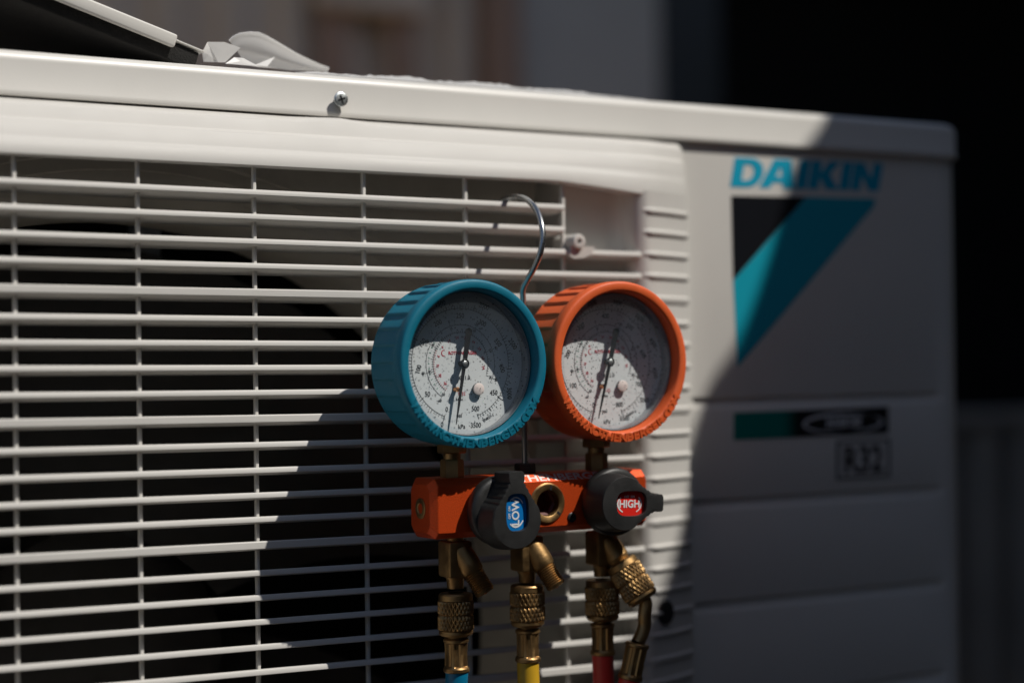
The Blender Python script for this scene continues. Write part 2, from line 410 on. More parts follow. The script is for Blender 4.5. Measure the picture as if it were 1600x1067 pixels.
# --- inside: bell-mouth, fan, bracket
def circle3(a, b, c):
    ax, ay, bx_, by_, cx_, cy2 = a.x, a.z, b.x, b.z, c.x, c.z
    d = 2*(ax*(by_-cy2)+bx_*(cy2-ay)+cx_*(ay-by_))
    ux = ((ax*ax+ay*ay)*(by_-cy2)+(bx_*bx_+by_*by_)*(cy2-ay)+(cx_*cx_+cy2*cy2)*(ay-by_))/d
    uz = ((ax*ax+ay*ay)*(cx_-bx_)+(bx_*bx_+by_*by_)*(ax-cx_)+(cx_*cx_+cy2*cy2)*(bx_-ax))/d
    return ux, uz, math.hypot(ax-ux, ay-uz)
ox, oz, RC = circle3(at(150, 341, 50), at(404, 390, 50), at(566, 489, 50)); oc = V((ox, 22, oz)); print('fan', ox, oz, RC)
prof = [(RC+400, 0), (RC+42, 0), (RC+40, .8), (RC+32, .8), (RC+31, 2.2), (RC+24, 2.6), (RC+23, 4), (RC+15, 5.5), (RC+14, 7), (RC+7, 12), (RC+2, 20), (RC, 32), (RC, 60)]
u_, v_, a_ = frame((0, 1, 0)); rows = []
for r_, h in prof:
    row = []
    for j in range(120):
        t = 2*math.pi*j/120; p = oc + a_*h + (u_*math.cos(t)+v_*math.sin(t))*r_
        if r_ > RC+200:
            d = p-oc; k = min(1, (xg-oc.x)/d.x if d.x > xg-oc.x else 1, (zlid_b-oc.z-1)/d.z if d.z > zlid_b-oc.z-1 else 1); p = oc+d*k
        row.append(p)
    rows.append(row)
MB().grid(rows, True).build('fan_shroud', M['shroud'], unit, 40)
fan = MB().lathe([(.01, 22), (30, 22), (62, 16), (74, 4), (76, -50), (.01, -50)], oc+V((0, 70, 0)), (0, -1, 0), 48).build('fan', M['dark'], unit, 40, loc=oc+V((0, 70, 0)))
for b in range(3):
    rows = []
    for i in range(9):
        r_ = 70+i*20; row = []
        for j in range(9):
            s_ = j/8; t = R(78) + b*2*math.pi/3 + (s_-.5)*R(96) - .0022*(r_-70)
            y = 70 + (s_-.5)*66 - 6*math.sin(s_*math.pi)
            row.append(oc + V((math.cos(t)*r_, y, math.sin(t)*r_)))
        rows.append(row)
    MB().grid(rows).build('blade', M['dark'], fan, 60, fix=False)
xt = atx(238, 470, 120)
MB().box((xt-9, 128, -590), (xt+9, 138, zlid_b-4), 2, 2).build('motor_bracket', M['tube'], unit, 30)
# cross-head screw in the lid skirt, with the raised clip under it
sp = at(533, 155.5, YL-3.4)
scr = MB().lathe([(2.4, -5), (2.4, -1.2), (3.8, -1.1), (4.1, -.5), (4.05, .1), (3.6, .5), (2.8, .66), (.01, .7)], sp, (0, -1, 0), 32).build('screw', M['zinc'], unit, 40)
mb = MB()
for a in (20, 110):
    d = V((math.cos(R(a)), 0, math.sin(R(a)))); e = V((-d.z, 0, d.x)); q = sp+V((0, -.72, 0))
    mb.prism([q+d*2.2+e*.5, q-d*2.2+e*.5, q-d*2.2-e*.5, q+d*2.2-e*.5], (0, -.14, 0))
mb.build('cross_slot', M['ink'], scr, 0)

# --- marks on the panel -------------------------------------------------------
def px_poly(pts, y, th, name, m, parent):
    p = [at(a, b, y) for a, b in pts]
    return MB().prism(p, (0, th, 0)).build(name, m, parent, 0)
# brand lettering, one mesh per letter, heavy oblique
lw = at(1376, 298, -.3)-at(1141, 291, -.3); base = at(1141, 292, -.3)
H = (at(1143, 246, -.3)-at(1143, 292, -.3)).length
def strokes(letter):                        # heavy letters drawn on a 10 x 10 grid: outer polygon pieces
    if letter == 'D':
        o = [(0, 0), (5, 0)] + [(5+4.6*math.sin(t), 5-5*math.cos(t)) for t in [k/12*math.pi for k in range(1, 12)]] + [(5, 10), (0, 10)]
        i = [(3.2, 2.3), (4.7, 2.3)] + [(4.7+1.9*math.sin(t), 5-2.7*math.cos(t)) for t in [k/12*math.pi for k in range(1, 12)]] + [(4.7, 7.7), (3.2, 7.7)]
        return [('ring', o, i)], 10.1
    if letter == 'A':
        return [('poly', [(-1.2, 0), (2.3, 0), (5.6, 10), (2.2, 10)]), ('poly', [(6.4, 0), (10.1, 0), (7.6, 10), (4.2, 10)]), ('poly', [(1.8, 1.8), (7.4, 1.8), (7.0, 4.0), (2.4, 4.0)])], 10.5
    if letter == 'I': return [('poly', [(0, 0), (3.3, 0), (3.3, 10), (0, 10)])], 3.9
    if letter == 'K':
        return [('poly', [(0, 0), (3.3, 0), (3.3, 10), (0, 10)]), ('poly', [(2.2, 3.6), (5.7, 10), (9.6, 10), (5.2, 4.0)]), ('poly', [(2.6, 5.4), (5.7, 6.6), (10.1, 0), (6.0, 0)])], 10.2
    if letter == 'N':
        return [('poly', [(0, 0), (3.1, 0), (3.1, 10), (0, 10)]), ('poly', [(6.4, 0), (9.5, 0), (9.5, 10), (6.4, 10)]), ('poly', [(.6, 10), (3.2, 10), (8.7, 0), (6.1, 0)])], 9.4
xcur = 0; tot = sum(strokes(c)[1] for c in 'DAIKIN')-.8 + 5*.0
rgt = lw/ (tot+1.6); upv = V((0, 0, 1))*(H/10)
for c in 'DAIKIN':
    mb = MB(); ss, adv = strokes(c)
    P = lambda q, k=0: base + rgt*(xcur+q[0]+q[1]*.16) + upv*q[1] + V((0, .0-k*.004, 0))
    for k, s_ in enumerate(ss):
        if s_[0] == 'poly': mb.prism([P(q, k) for q in s_[1]], (0, .25, 0))
        else:
            o_, i_ = [P(q) for q in s_[1]], [P(q) for q in s_[2]]; th = V((0, .25, 0))
            mb.grid([[p+th for p in o_], o_, i_, [p+th for p in i_]], True)
    mb.build('brand_letter', M['logoblue'], panel, 0); xcur += adv
px_poly([(1143, 306), (1259, 308), (1146, 438)], -.35, .3, 'emblem_triangle', M['logoblack'], panel)
px_poly([(1260, 308), (1368, 311), (1366, 322), (1153, 573), (1146, 439)], -.35, .3, 'emblem_stripe', M['logoblue2'], panel)
# inverter strip
def badge_gradient():
    m = mat('badge_strip', (.004, .004, .005), .35); t = m.node_tree; b_ = t.nodes['Principled BSDF']
    tc = t.nodes.new('ShaderNodeTexCoord'); sx = t.nodes.new('ShaderNodeSeparateXYZ'); t.links.new(tc.outputs['Generated'], sx.inputs[0])
    r_ = t.nodes.new('ShaderNodeValToRGB'); t.links.new(sx.outputs[0], r_.inputs[0]); e = r_.color_ramp.elements
    e[0].position = .30; e[0].color = (.0, .19, .155, 1); e[1].position = .40; e[1].color = (.004, .004, .005, 1)
    t.links.new(r_.outputs[0], b_.inputs['Base Color']); return m
px_poly([(1147, 645), (1388, 635), (1388, 677), (1147, 687)], -.35, .3, 'inverter_badge', badge_gradient(), panel)
bo = at(1318, 667, -.45); br = (at(1380, 664, -.45)-at(1256, 669, -.45)); bl = br.length; br.normalize(); bu = V((0, 0, 1))
mb = MB(); put_text(mb, 'INVERTER', 8.5, bo, br, bu, .04, .22, .78, .2); 
def arc_band(mb, c, r_, u, rx, ry, a0, a1, w0, w1, d=.06, n=24):
    rows = []
    for k in range(n+1):
        t = R(a0+(a1-a0)*k/n); ww = w0+(w1-w0)*math.sin(math.pi*k/n)
        dirv = r_*math.cos(t)*rx + u*math.sin(t)*ry; nn = (r_*math.cos(t)+u*math.sin(t)).normalized()
        p = c+dirv; rows.append([p-nn*ww/2, p+nn*ww/2])
    mb.grid([[q for q in row] for row in rows])
bc = bo+bu*2.6
arc_band(mb, bc, br, bu, bl*.49, 6.0, 50, 265, .3, 2.4); arc_band(mb, bc, br, bu, bl*.49, 6.0, -75, 40, .3, 2.2)
mb.build('badge_lettering', M['badgesilver'], panel, 0, fix=False)
# refrigerant badge
q = [(1307, 689), (1391, 685), (1391, 745), (1307, 750)]
px_poly(q, -.35, .3, 'refrigerant_badge', M['badgegrey'], panel)
c_ = [sum(p[0] for p in q)/4, sum(p[1] for p in q)/4]
px_poly([(c_[0]+(a-c_[0])*.9, c_[1]+(b-c_[1])*.86) for a, b in q], -.42, .05, 'badge_face', mat('badge_paper', (.60, .58, .55), .5), panel)
mb = MB(); pr_ = (at(1391, 685, -.45)-at(1307, 689, -.45)); put_text(mb, 'R32', 23.5, at(1349, 737, -.47), pr_.normalized(), bu, .04, .75, .9)
mb.build('badge_numbers', M['ink'], panel, 0)

# ================================================================== gauge set
gset = thing('manifold_gauge_set', 'orange refrigerant manifold with blue and orange pressure gauges hooked on the grille', 'gauge set', (45, -61, -90))
def gauge(cx, cz, rub, rubname, label, scale, ptr, tail):
    o = V((cx, -88, cz))
    def rf(r_, h, t):
        k = smoothstep(8.6, 11.5, -h)*(1-smoothstep(32.5, 34.5, -h))
        if r_ > 41 and k > 0:
            s_ = (t*30/(2*math.pi)) % 1.0
            return r_ + k*(1.5*s_ - .9 - 1.5*smoothstep(.84, .97, s_))
        return r_
    prof = [(37.0, -16.2), (37.2, -4), (37.6, -1.2), (38.1, -.4), (38.9, 0), (41.6, 0), (42.5, -.35), (43.0, -1.2), (43.1, -6.5), (42.8, -7.6), (42.2, -8.2), (42.1, -9.4), (42.1, -10.5), (42.2, -14), (42.2, -20), (42.2, -26), (42.2, -32), (42.0, -34.6), (40.6, -36.6), (38, -37.3), (.01, -37.5)]
    DD = 15.6
    g = MB().lathe(prof, o, (0, -1, 0), 480, rf).build('pressure_gauge', rub, gset, 42, label, loc=o)
    yd = -88+DD
    MB().lathe([(.01, 0), (36.9, 0)], (cx, yd, cz), (0, -1, 0), 64).build('dial', M['dial'], g, 0)
    MB().lathe([(36.95, .02), (36.6, 3), (36.2, 5.5), (36.7, 9)], (cx, yd, cz), (0, -1, 0), 64).build('inner_bezel', M['bezel'], g, 60, fix=False)
    yi = yd-.12
    X, Z = V((1, 0, 0)), V((0, 0, 1))
    def pol(a, r_): return V((cx+math.sin(R(a))*r_, yi, cz+math.cos(R(a))*r_))    # a: degrees clockwise from top
    def tick(mb, a, r0, r1, wd):
        d = V((math.sin(R(a)), 0, math.cos(R(a)))); e = V((d.z, 0, -d.x))*wd/2; c = V((cx, yi, cz))
        mb.add([c+d*r0-e, c+d*r1-e, c+d*r1+e, c+d*r0+e], [(0, 1, 2, 3)])
    def ring(mb, r_, wd, a0, a1):
        n = 60; mb.grid([[pol(a0+(a1-a0)*k/n, r_-wd/2) for k in range(n+1)], [pol(a0+(a1-a0)*k/n, r_+wd/2) for k in range(n+1)]])
    def num(mb, s_, a, r_, size, tilt=0):
        t = ((a+180) % 360)-180; t *= .75 if abs(t) < 120 else 0.0
        d = V((math.sin(R(t)), 0, math.cos(R(t)))); e = V((d.z, 0, -d.x))
        put_text(mb, s_, size, pol(a, r_)-d*size*.33, e, d, .02, .03, .85)
    blk, red, grn = MB(), MB(), MB()
    A0, A1 = 200, 520
    mx = scale['max']; st = scale['step']
    k = 0
    N = int(mx/ (st/10))
    for i in range(N+1):
        a = A0+(A1-A0)*i/N
        big, mid = i % 10 == 0, i % 5 == 0
        tick(blk, a, 28.6 if not big else 27.6, 30.6 if mid or big else 30.0, .34 if big or mid else .2)
        if big:
            num(blk, str(int(i*st/10)), a, 24.8, 3.7)
    ring(blk, 28.6, .22, A0, A1)
    for i in range(0, scale['kmax']+1, scale['kstep']):
        a = A0+(A1-A0)*i/ scale['kfull']
        if i % (scale['kstep']*scale['klab']) == 0: num(blk, str(i), a, 33.0, 3.7)
        tick(blk, a, 30.6, 31.6, .3)
    # temperature rings
    ring(blk, 20.2, .22, 214, 480); ring(blk, 16.2, .2, 214, 470)
    for i in range(61):
        a = 214+i*4.3
        tick(blk, a, 16.2, 17.8 if i % 5 == 0 else 17.0, .2)
        if i % 2 == 0: tick(blk, a, 20.2, 21.6 if i % 10 == 0 else 20.9, .2)
        if i % 10 == 0: num(blk, str(-60+i*2), a, 22.6, 2.2); num(blk, str(-50+i*2), a, 18.9, 2.1)
        if i < 30: tick(red if i < 20 else blk, a, 15.2, 16.2, .22)
        if i % 5 == 2 : num(red, str(abs(-40+i*2)), a, 13.6, 2.3)
        if i < 24 and i % 2: tick(grn, a+1, 18.2, 19.2, .3)
    # writing on the dial
    c = V((cx, yi, cz))
    for mb_, s_, dx, dz_, sz in ((red, 'ROTHENBERGER', 1.2, 4.8, 2.35), (blk, 'CI.1.0', 2.2, -8.2, 2.9), (red, 'R-32', .5, -16.2, 2.3), (blk, 'R410A', -1, -19, 1.6), (blk, 'psi', -1.2, -27.6, 3.2), (blk, 'kPa', 0.2, -33.4, 3.2)):
        put_text(mb_, s_, sz, c+X*dx+Z*dz_, X, Z, .02, .06 if s_ == 'ROTHENBERGER' else .03, .95)
    arc_band(red, c+X*(-9.8)+Z*5.6, X, Z, 1.3, 1.5, 60, 300, .2, .5)
    put_text(blk, 'EN837-1', 2.0, c+X*16.5+Z*(-28.8), V((.9, 0, .43)), V((-.43, 0, .9)), .02, .02, 1)
    blk.build('dial_print', M['ink'], g, 0, fix=False); red.build('dial_print', M['redink'], g, 0, 'red scale and lettering', fix=False)
    grn.build('dial_print', M['greenink'], g, 0, 'green scale ticks', fix=False)
    # needle
    d = V((math.sin(R(ptr)), 0, math.cos(R(ptr)))); e = V((d.z, 0, -d.x)); h = V((cx, yd-4.2, cz))
    mb = MB().prism([h+d*31.5+e*.18, h+d*31.5-e*.18, h+d*22-e*.6, h+d*4-e*1.0, h-d*6-e*1.4, h-d*15-e*1.5, h-d*16-e*2.1, h-d*17.8-e*1.8, h-d*18.8, h-d*17.8+e*1.8, h-d*16+e*2.1, h-d*15+e*1.5, h-d*6+e*1.4, h+d*4+e*1.0, h+d*22+e*.6], (0, .35, 0))
    nd = mb.build('needle', M['needle'], g, 0)
    MB().lathe([(1.6, -4.0), (1.6, -.2), (2.5, 0), (2.6, .5), (2.3, .8)], h, (0, -1, 0), 24).build('needle_hub', M['needle'], nd, 40)
    MB().lathe([(1.5, .6), (1.5, .95), (1.3, 1.1), (.01, 1.12)], h, (0, -1, 0), 24).build('hub_screw', M['zinc'], nd, 40)
    # stop pin, adjuster plug in the lens
    MB().lathe([(1.25, -.2), (1.25, 3.2), (.9, 3.6), (.01, 3.7)], c+X*(-3.6)+Z*(-13.2), (0, -1, 0), 16).build('stop_pin', M['copper'], g, 40)
    pp = V((cx+9.6, yd-1.5, cz-13.2))
    MB().lathe([(3.0, -1.4), (3.1, .2)], pp, (0, -1, 0), 24).build('plug_side', M['plugdark'], g, 60)
    MB().lathe([(3.15, .2), (3.1, .7), (2.6, .95), (.01, 1.0)], pp, (0, -1, 0), 24).build('lens_plug', M['plug'], g, 50)
    # lens
    MB().lathe([(.01, 4.2), (34.0, 4.2)], (cx, -88, cz), (0, 1, 0), 64).build('lens', M['lens'], g, 60, fix=False)
    MB().lathe([(34.0, 4.2), (35.2, 4.7), (35.9, 5.8), (36.3, 7.6), (36.5, 12.5)], (cx, -88, cz), (0, 1, 0), 96).build('lens_wall', M['clear'], g, 60, fix=False)
    # water droplets on the lens
    mb = MB(); rd = random.Random(3 if cx == 0 else 11)
    for k in range(26 if cx == 0 else 60):
        if cx and k < 26: dx, dz_ = rd.gauss(4, 3.2), rd.gauss(24, 4.5)
        else:
            q = rd.uniform(0, 2*math.pi); rr = 32*math.sqrt(rd.random()); dx, dz_ = rr*math.cos(q), rr*math.sin(q)
        if dx*dx+dz_*dz_ > 32.5**2: continue
        r_ = rd.uniform(.18, .5)
        mb.lathe([(r_, 0), (r_*.9, r_*.28), (r_*.6, r_*.5), (.01, r_*.6)], (cx+dx, -88+4.15, cz+dz_), (0, -1, 0), 8)
    dr = mb.build('water_droplets', M['clear'], g, 60, 'tiny clear drops on the lens'); dr['kind'] = 'stuff'
    # raised lettering round the lower ring
    s_ = 'WWW.ROTHENBERGER.COM'; mb = MB(); a0, a1 = 242, 117
    wts = [1.35 if c_ == 'W' else .45 if c_ == '.' else 1.2 if c_ == 'M' else 1.0 for c_ in s_]; T = sum(wts); acc = 0
    for c_, wt in zip(s_, wts):
        a = a0+(a1-a0)*(acc+wt/2)/T; acc += wt
        up = V((-math.sin(R(a)), 0, -math.cos(R(a)))); rt = V((up.z, 0, -up.x))
        p = V((cx, -87.8, cz)) - up*42.6
        put_text(mb, c_, 6.2, p, rt, (up*.99+V((0, -.10, 0))), .32, .2, 1.16)
    mb.build('raised_lettering', rub, g, 30)
    # the thickened band that carries it
    return g
sc_b = dict(max=500, step=50, kmax=3500, kstep=100, klab=5, kfull=3447)
sc_o = dict(max=800, step=100, kmax=5500, kstep=250, klab=2, kfull=5516)
g2 = at(972, 565, -88)
gauge(0, 0, M['bluerub'], 'blue', 'blue rubber covered pressure gauge', sc_b, 189.5, 0)
gauge(g2.x, g2.z, M['orrub'], 'orange', 'orange rubber covered pressure gauge', sc_o, 194.5, 0)
# --- manifold block
YB0 = -74.0; DEP = 27.0
bxl = atx(676, 790, YB0); bxr = atx(1013, 780, YB0); bzt = atz(840, 741.5, YB0); bzb = atz(840, 833, YB0)
tilt = V((0, 0, 0))
ch = 3.2
sec = [(YB0, bzb+ch), (YB0, bzt-3.6), (YB0+3.7, bzt), (YB0+DEP-ch, bzt), (YB0+DEP, bzt-ch), (YB0+DEP, bzb+ch), (YB0+DEP-ch, bzb), (YB0+ch, bzb)]
cy_, cz_ = YB0+DEP/2, (bzt+bzb)/2
rows = []
for x, k in ((bxl, -3.2), (bxl+3.2, 0), (bxr-2, 0), (bxr, -2)):
    rows.append([V((x, y+(k*-1 if y < cy_ else k), z+(k*-1 if z < cz_ else k))) for y, z in sec])
mb = MB().grid(rows, True); mb.f += [tuple(range(8)), tuple(len(mb.v)-8+i for i in range(8))]
block = mb.build('manifold_block', M['anod'], gset, 0)
def bore(o, axis, r_, depth, seg=32):
    t_ = MB().lathe([(.01, 3), (r_, 3), (r_, -depth), (.01, -depth)], o, axis, seg).build('bore', M['void'], None, 0)
    md = block.modifiers.new('b', 'BOOLEAN'); md.operation = 'DIFFERENCE'; md.object = t_; md.solver = 'EXACT'
    me = bpy.data.meshes.new_from_object(block.evaluated_get(bpy.context.evaluated_depsgraph_get()))
    block.modifiers.clear(); block.data = me; block.data.name = 'manifold_block'; bpy.data.objects.remove(t_)
    while len(me.materials) > 1: me.materials.pop()
bore(at(855, 786, YB0), (0, -1, 0), 8.2, 12)
bmw = block.modifiers.new('edge', 'BEVEL'); bmw.width = .0004; bmw.segments = 2
mb = MB(); put_text(mb, 'ROTHENBERGER', 6.4, ((bxl+bxr)/2+7, YB0+.35, bzt-3.25), (1, 0, 0), V((0, .72, .69)), .04, .16, 1.45)
mb.build('block_lettering', M['silver'], block, 0)
# plug in the left end
pe = V((bxl, YB0+13, (bzt+bzb)/2))
MB().lathe([(5.4, -.5), (5.4, .35), (4.9, .6), (3.0, .6), (2.6, .2), (2.6, -1.0), (.01, -1.0)], pe, (-1, 0, 0), 32).build('end_plug', M['brass'], block, 40)
# sight glass
sg = at(855, 786, YB0)
sgo = MB().lathe([(10.8, -.5), (10.8, .3), (10.3, .7), (10.0, 1.1), (7.3, 1.1), (6.9, .8), (6.8, -.3), (6.8, -4), (7.6, -4.2)], sg, (0, -1, 0), 48).build('sight_glass', M['brass'], block, 40)
MB().lathe([(7.5, -3.5), (6.0, -4.5), (5.4, -10), (.01, -10.2)], sg, (0, -1, 0), 6).build('sight_cavity', mat('red_cavity', (.10, .010, .006), .6), sgo, 30)
for a in (78, 205, 320):
    d = V((math.cos(R(a)), 0, math.sin(R(a)))); e = V((-d.z, 0, d.x)); q = sg+V((0, -1.13, 0))
    MB().prism([q+d*7.2+e*.6, q+d*9.7+e*.6, q+d*9.7-e*.6, q+d*7.2-e*.6], (0, -.06, 0)).build('key_notch', M['ink'], sgo, 0)
sc2 = at(893, 808, YB0)
MB().lathe([(2.6, -.3), (2.6, .5), (2.2, .8), (1.3, .8), (1.2, 0), (.01, 0)], sc2, (0, -1, 0), 20).build('set_screw', M['black'], block, 40)
# --- knobs
def knob(px, py, ang, lab, word, small):
    o = at(px, py, YB0-2.0); o = V((o.x, YB0-.4, o.z))
    kn = MB().lathe([(15.8, 0), (17.2, .6), (18.2, 1.8), (18.4, 6.5), (18.0, 7.6), (16.8, 8.4), (15, 8.8), (.01, 9.2)], o, (0, -1, 0), 64).build('valve_knob', M['black'], gset, 40, loc=o)
    ca, sa = math.cos(R(ang)), math.sin(R(ang))
    def W(x, z, h): return V((o.x+x*ca-z*sa, o.y-h, o.z+x*sa+z*ca))
    def drop_(rr, tipx, tiph, notch, grow=0):
        # teardrop outline, round end to the left (x < 0), blunt tip to the right, notched upper edge
        pts = []
        for k in range(25):
            t = R(62 + k/24*236); pts.append((-4+rr*math.cos(t), rr*math.sin(t)))
        x0, z0 = pts[-1]; n = 20
        low = [(x0+(tipx-5-x0)*k/n, z0+(-tiph-z0)*(k/n)) for k in range(1, n)]
        low = [(x, z+.35*math.sin(k*math.pi/n)) for k, (x, z) in enumerate(low)]
        tip = [(tipx-5, -tiph), (tipx-4, -tiph-.3), (tipx-1, -tiph-.2), (tipx-.2, -tiph+.8), (tipx, 0), (tipx-.2, tiph-.8), (tipx-1, tiph+.2), (tipx-4, tiph+.3), (tipx-5, tiph)]
        up = [(x, -z) for x, z in reversed(low)]
        def nt(x, z, s): 
            ph = (x*.36) % 1.0
            return z - s*notch*(ph if ph < .8 else (1-ph)*4)
        low = [(x, nt(x, z, -1)) for x, z in low]; up = [(x, nt(x, z, 1)) for x, z in up]
        return pts+low+tip+up
    a = drop_(15.8, 21, 5.0, .3); b = drop_(15.5, 21, 4.8, .9); c = drop_(14.4, 21.2, 4.4, 1.0); d = drop_(13.4, 20.6, 4.0, .8)
    rows = [[W(x, z, 8.0) for x, z in a], [W(x, z, 14) for x, z in b], [W(x, z, 20.0) for x, z in c], [W(x, z, 21.2) for x, z in c], [W(x*.985, z*.97, 22.0) for x, z in c]]
    # window: stadium hole; face joined to it ring by ring
    n = len(a); hole = []
    import bisect
    for x, z in d:
        t = math.atan2(z, x-.2); hx, hz = 9.6, 6.7
        e = 3.2; k = (abs(math.cos(t)/hx)**e+abs(math.sin(t)/hz)**e)**(-1/e)
        hole.append((.2+k*math.cos(t), k*math.sin(t)))
    mid = [((x*.5+hx_*.5), (z*.5+hz_*.5)) for (x, z), (hx_, hz_) in zip(c, hole)]
    rows += [[W(x, z, 22.3) for x, z in mid], [W(x, z, 22.2) for x, z in hole], [W(x, z, 21.6) for x, z in hole], [W(x*.985+.01, z*.98, 19.4) for x, z in hole]]
    MB().grid(rows, True).build('lever', M['black'], kn, 38)
    lm = MB(); lm.add([W(x*.99, z*.99, 19.8) for x, z in hole], [tuple(range(n))]); lb = lm.build('window_label', lab, kn, 0)
    tm = MB(); rt = V((ca, 0, sa)); up = V((-sa, 0, ca)); q = W(.2, 0, 19.95)
    put_text(tm, word, 5.6 if len(word) == 4 else 6.0, q-up*2.1, rt, up, .03, .14, .98)
    arc_band(tm, q-up*.2, rt, up, 7.5, 5.2, 140, 235, .6, .9); arc_band(tm, q-up*.2, rt, up, 7.5, 5.2, -55, 40, .5, .7)
    put_text(tm, small, 1.7, q+up*3.0, rt, up, .03, .03, 1)
    tm.build('label_lettering', M['white'], lb, 0, fix=False)
    return kn
knob(777, 797, 90, M['lblue'], 'LOW', 'OFF  ON')
knob(953, 783, -2, M['lred'], 'HIGH', 'OFF  ON')
# --- stems between gauges and block
for cx, cz in ((0, 0), (g2.x, g2.z)):
    mb = MB().lathe([(6.2, 0), (6.2, 9), (5.6, 10)], (cx, -62, bzt-.5), (0, 0, 1), 6); mb.lathe([(4.6, 9), (4.6, 22)], (cx, -62, bzt-.5), (0, 0, 1), 20)
    mb.lathe([(7.0, 13), (7.6, 13.6), (7.6, 20), (6.5, 20.5)], (cx, -62, bzt-.5), (0, 0, 1), 6)
    mb.build('gauge_stem', M['brass'], gset, 30)
# --- hanging hook
hx = g2.x/2; yh = -61
hk = [V((hx, yh, bzt-1)), V((hx, yh, bzt+20)), V((hx, yh, 20)), V((hx, yh, 34))]
for px, py, y in ((817, 452, -62), (824, 437, -65), (835, 418, -69), (844, 396, -72), (848, 372, -72), (846, 350, -69), (839, 330, -62), (829, 317, -53), (818, 310, -44), (807, 308, -36), (797, 309, -29), (790, 311, -23)):
    hk.append(at(px, py, y))
last = hk[-1]; hk += [last+V((0, 3, -.8)), last+V((0, 5.5, -2.2))]
def catmull(p, n=6):
    out = []
    for i in range(len(p)-1):
        a, b, c, d = p[max(i-1, 0)], p[i], p[i+1], p[min(i+2, len(p)-1)]
        for k in range(n):
            t = k/n; out.append(.5*((2*b)+(c-a)*t+(2*a-5*b+4*c-d)*t*t+(3*b-a-3*c+d)*t**3))
    return out+[p[-1]]
mb = MB().tube(catmull(hk), 1.6, 14)
mb.build('hook', M['chrome'], gset, 60)
MB().lathe([(5.6, 0), (5.6, 5), (5, 5.6), (1.9, 5.7)], (hx, yh, bzt+.02), (0, 0, 1), 6).build('hook_nut', M['black'], gset, 30)
# --- branch fittings under the block
PX = [711, 823, 940]
DIR = V((.36, -.40, -.84)).normalized()
def thread(r_, h, t): return r_
ports = []
for i, px in enumerate(PX):
    x = atx(px, 860, -61); o = V((x, -61, bzb))
    mb = MB().lathe([(4.4, 1), (4.4, -2.5)], o, (0, 0, 1), 24)
    w_ = 6.8; mb.box((x-w_, -61-w_, bzb-21), (x+w_, -61+w_, bzb-2.2), 1.4, 2)
    mb.lathe([(5.8, -20.5), (4.6, -22.5), (4.4, -27)], o, (0, 0, 1), 24)
    f = mb.build('branch_fitting', M['brass'], gset, 35, loc=o)
    po = o+V((1.5, -2, -7))
    pr = [(6.2, 0), (6.4, 9), (6.0, 13.5), (5.4, 14.2)]
    for k in range(9): pr += [(5.0, 14.6+k*1.2), (5.55, 15.1+k*1.2)]
    pr += [(5.0, 25.6), (4.6, 26.2), (3.2, 26.2), (2.6, 25.6)]
    MB().lathe(pr, po, DIR, 28).build('angled_port', M['brass'], f, 40)
    MB().lathe([(3.2, 26.1), (2.8, 23), (1.0, 22.5), (.9, 26.6), (.01, 26.8)], po, DIR, 20).build('valve_core', M['copper'], f, 40)
    ports.append((o, po))

# ================================================================== hoses
def knurl(r_, h, t, h0, h1, n=26):
    if h0 < h < h1:
        a = (n*t/(2*math.pi) + (h-h0)*.22) % 1; b = (n*t/(2*math.pi) - (h-h0)*.22) % 1
        return r_ + .55*(1 - 2*min(min(a, 1-a), min(b, 1-b))*1.8) - .2
    return r_
def coupling(root, o, axis, big=1.0, L=22):
    k = L/22
    bands = [(3.6*k, 10.2*k), (11.6*k, 18.4*k)]
    pr = [(4.2, -.6), (8.2, -.3), (8.9, .5), (9.0, 3.2*k), (8.5, 3.5*k)]
    for a, b in bands:
        pr += [(9.1, a+.02)] + [(9.2, a+(b-a)*j/18) for j in range(1, 18)] + [(9.1, b-.02), (8.4, b+.5*k)]
    pr += [(8.9, 19.0*k), (9.0, 20.4*k), (8.0, 21.6*k), (5.8, 22.2*k)]
    pr = [(r_*big, h) for r_, h in pr]
    def rf(r_, h, t):
        for a, b in bands: r_ = knurl(r_, h, t, a, b)
        return r_
    return MB().lathe(pr, o, axis, 156, rf).build('coupling_nut', M['brass'], root, 25)
def ferrule(root, o, axis, L=17.5):
    def rf(r_, h, t):
        if 2.2 < h < L-3: 
            s_ = (t*8/(2*math.pi)) % 1; return r_-.75*smoothstep(.18, .3, s_)*(1-smoothstep(.7, .82, s_))
        return r_
    pr = [(4.2, -.3), (6.0, 0), (6.7, .6), (6.7, 1.8), (6.2, 2.1), (6.1, 2.6), (5.9, L*.5), (6.1, L-3.3), (6.3, L-2.8), (6.8, L-2.0), (6.8, L-.5), (6.3, L), (4.5, L+.05)]
    return MB().lathe(pr, o, axis, 96, rf).build('ferrule', M['brass'], root, 25)
dn = V((0, 0, -1))
def straight_hose(i, rub, label, sway, ztop):
    o, po = ports[i]; z = ztop
    root = thing('charging_hose', label, 'hose', (o.x, -61, z), 'refrigerant charging hoses under the manifold')
    c0 = V((o.x, -61, z)); coupling(root, c0, dn)
    ferrule(root, c0+dn*23.2, dn)
    MB().lathe([(5.0, 21.5), (4.7, 23.5)], c0, dn, 24).build('collar', M['brass'], root, 40)
    p = [c0+dn*38, c0+dn*46, c0+dn*80+V(sway)*.15, c0+dn*160+V(sway)*.5, c0+dn*300+V(sway), c0+dn*430+V(sway)*1.2]
    MB().tube(catmull(p), 5.9, 24).build('hose_tube', rub, root, 60)
straight_hose(0, M['hoseblue'], 'blue hose on the left port below the blue gauge', (-20, 6, 0), atz(PX[0], 927, -61))
straight_hose(1, M['hoseyel'], 'yellow hose on the middle port of the manifold', (4, -8, 0), atz(PX[1], 914, -61))
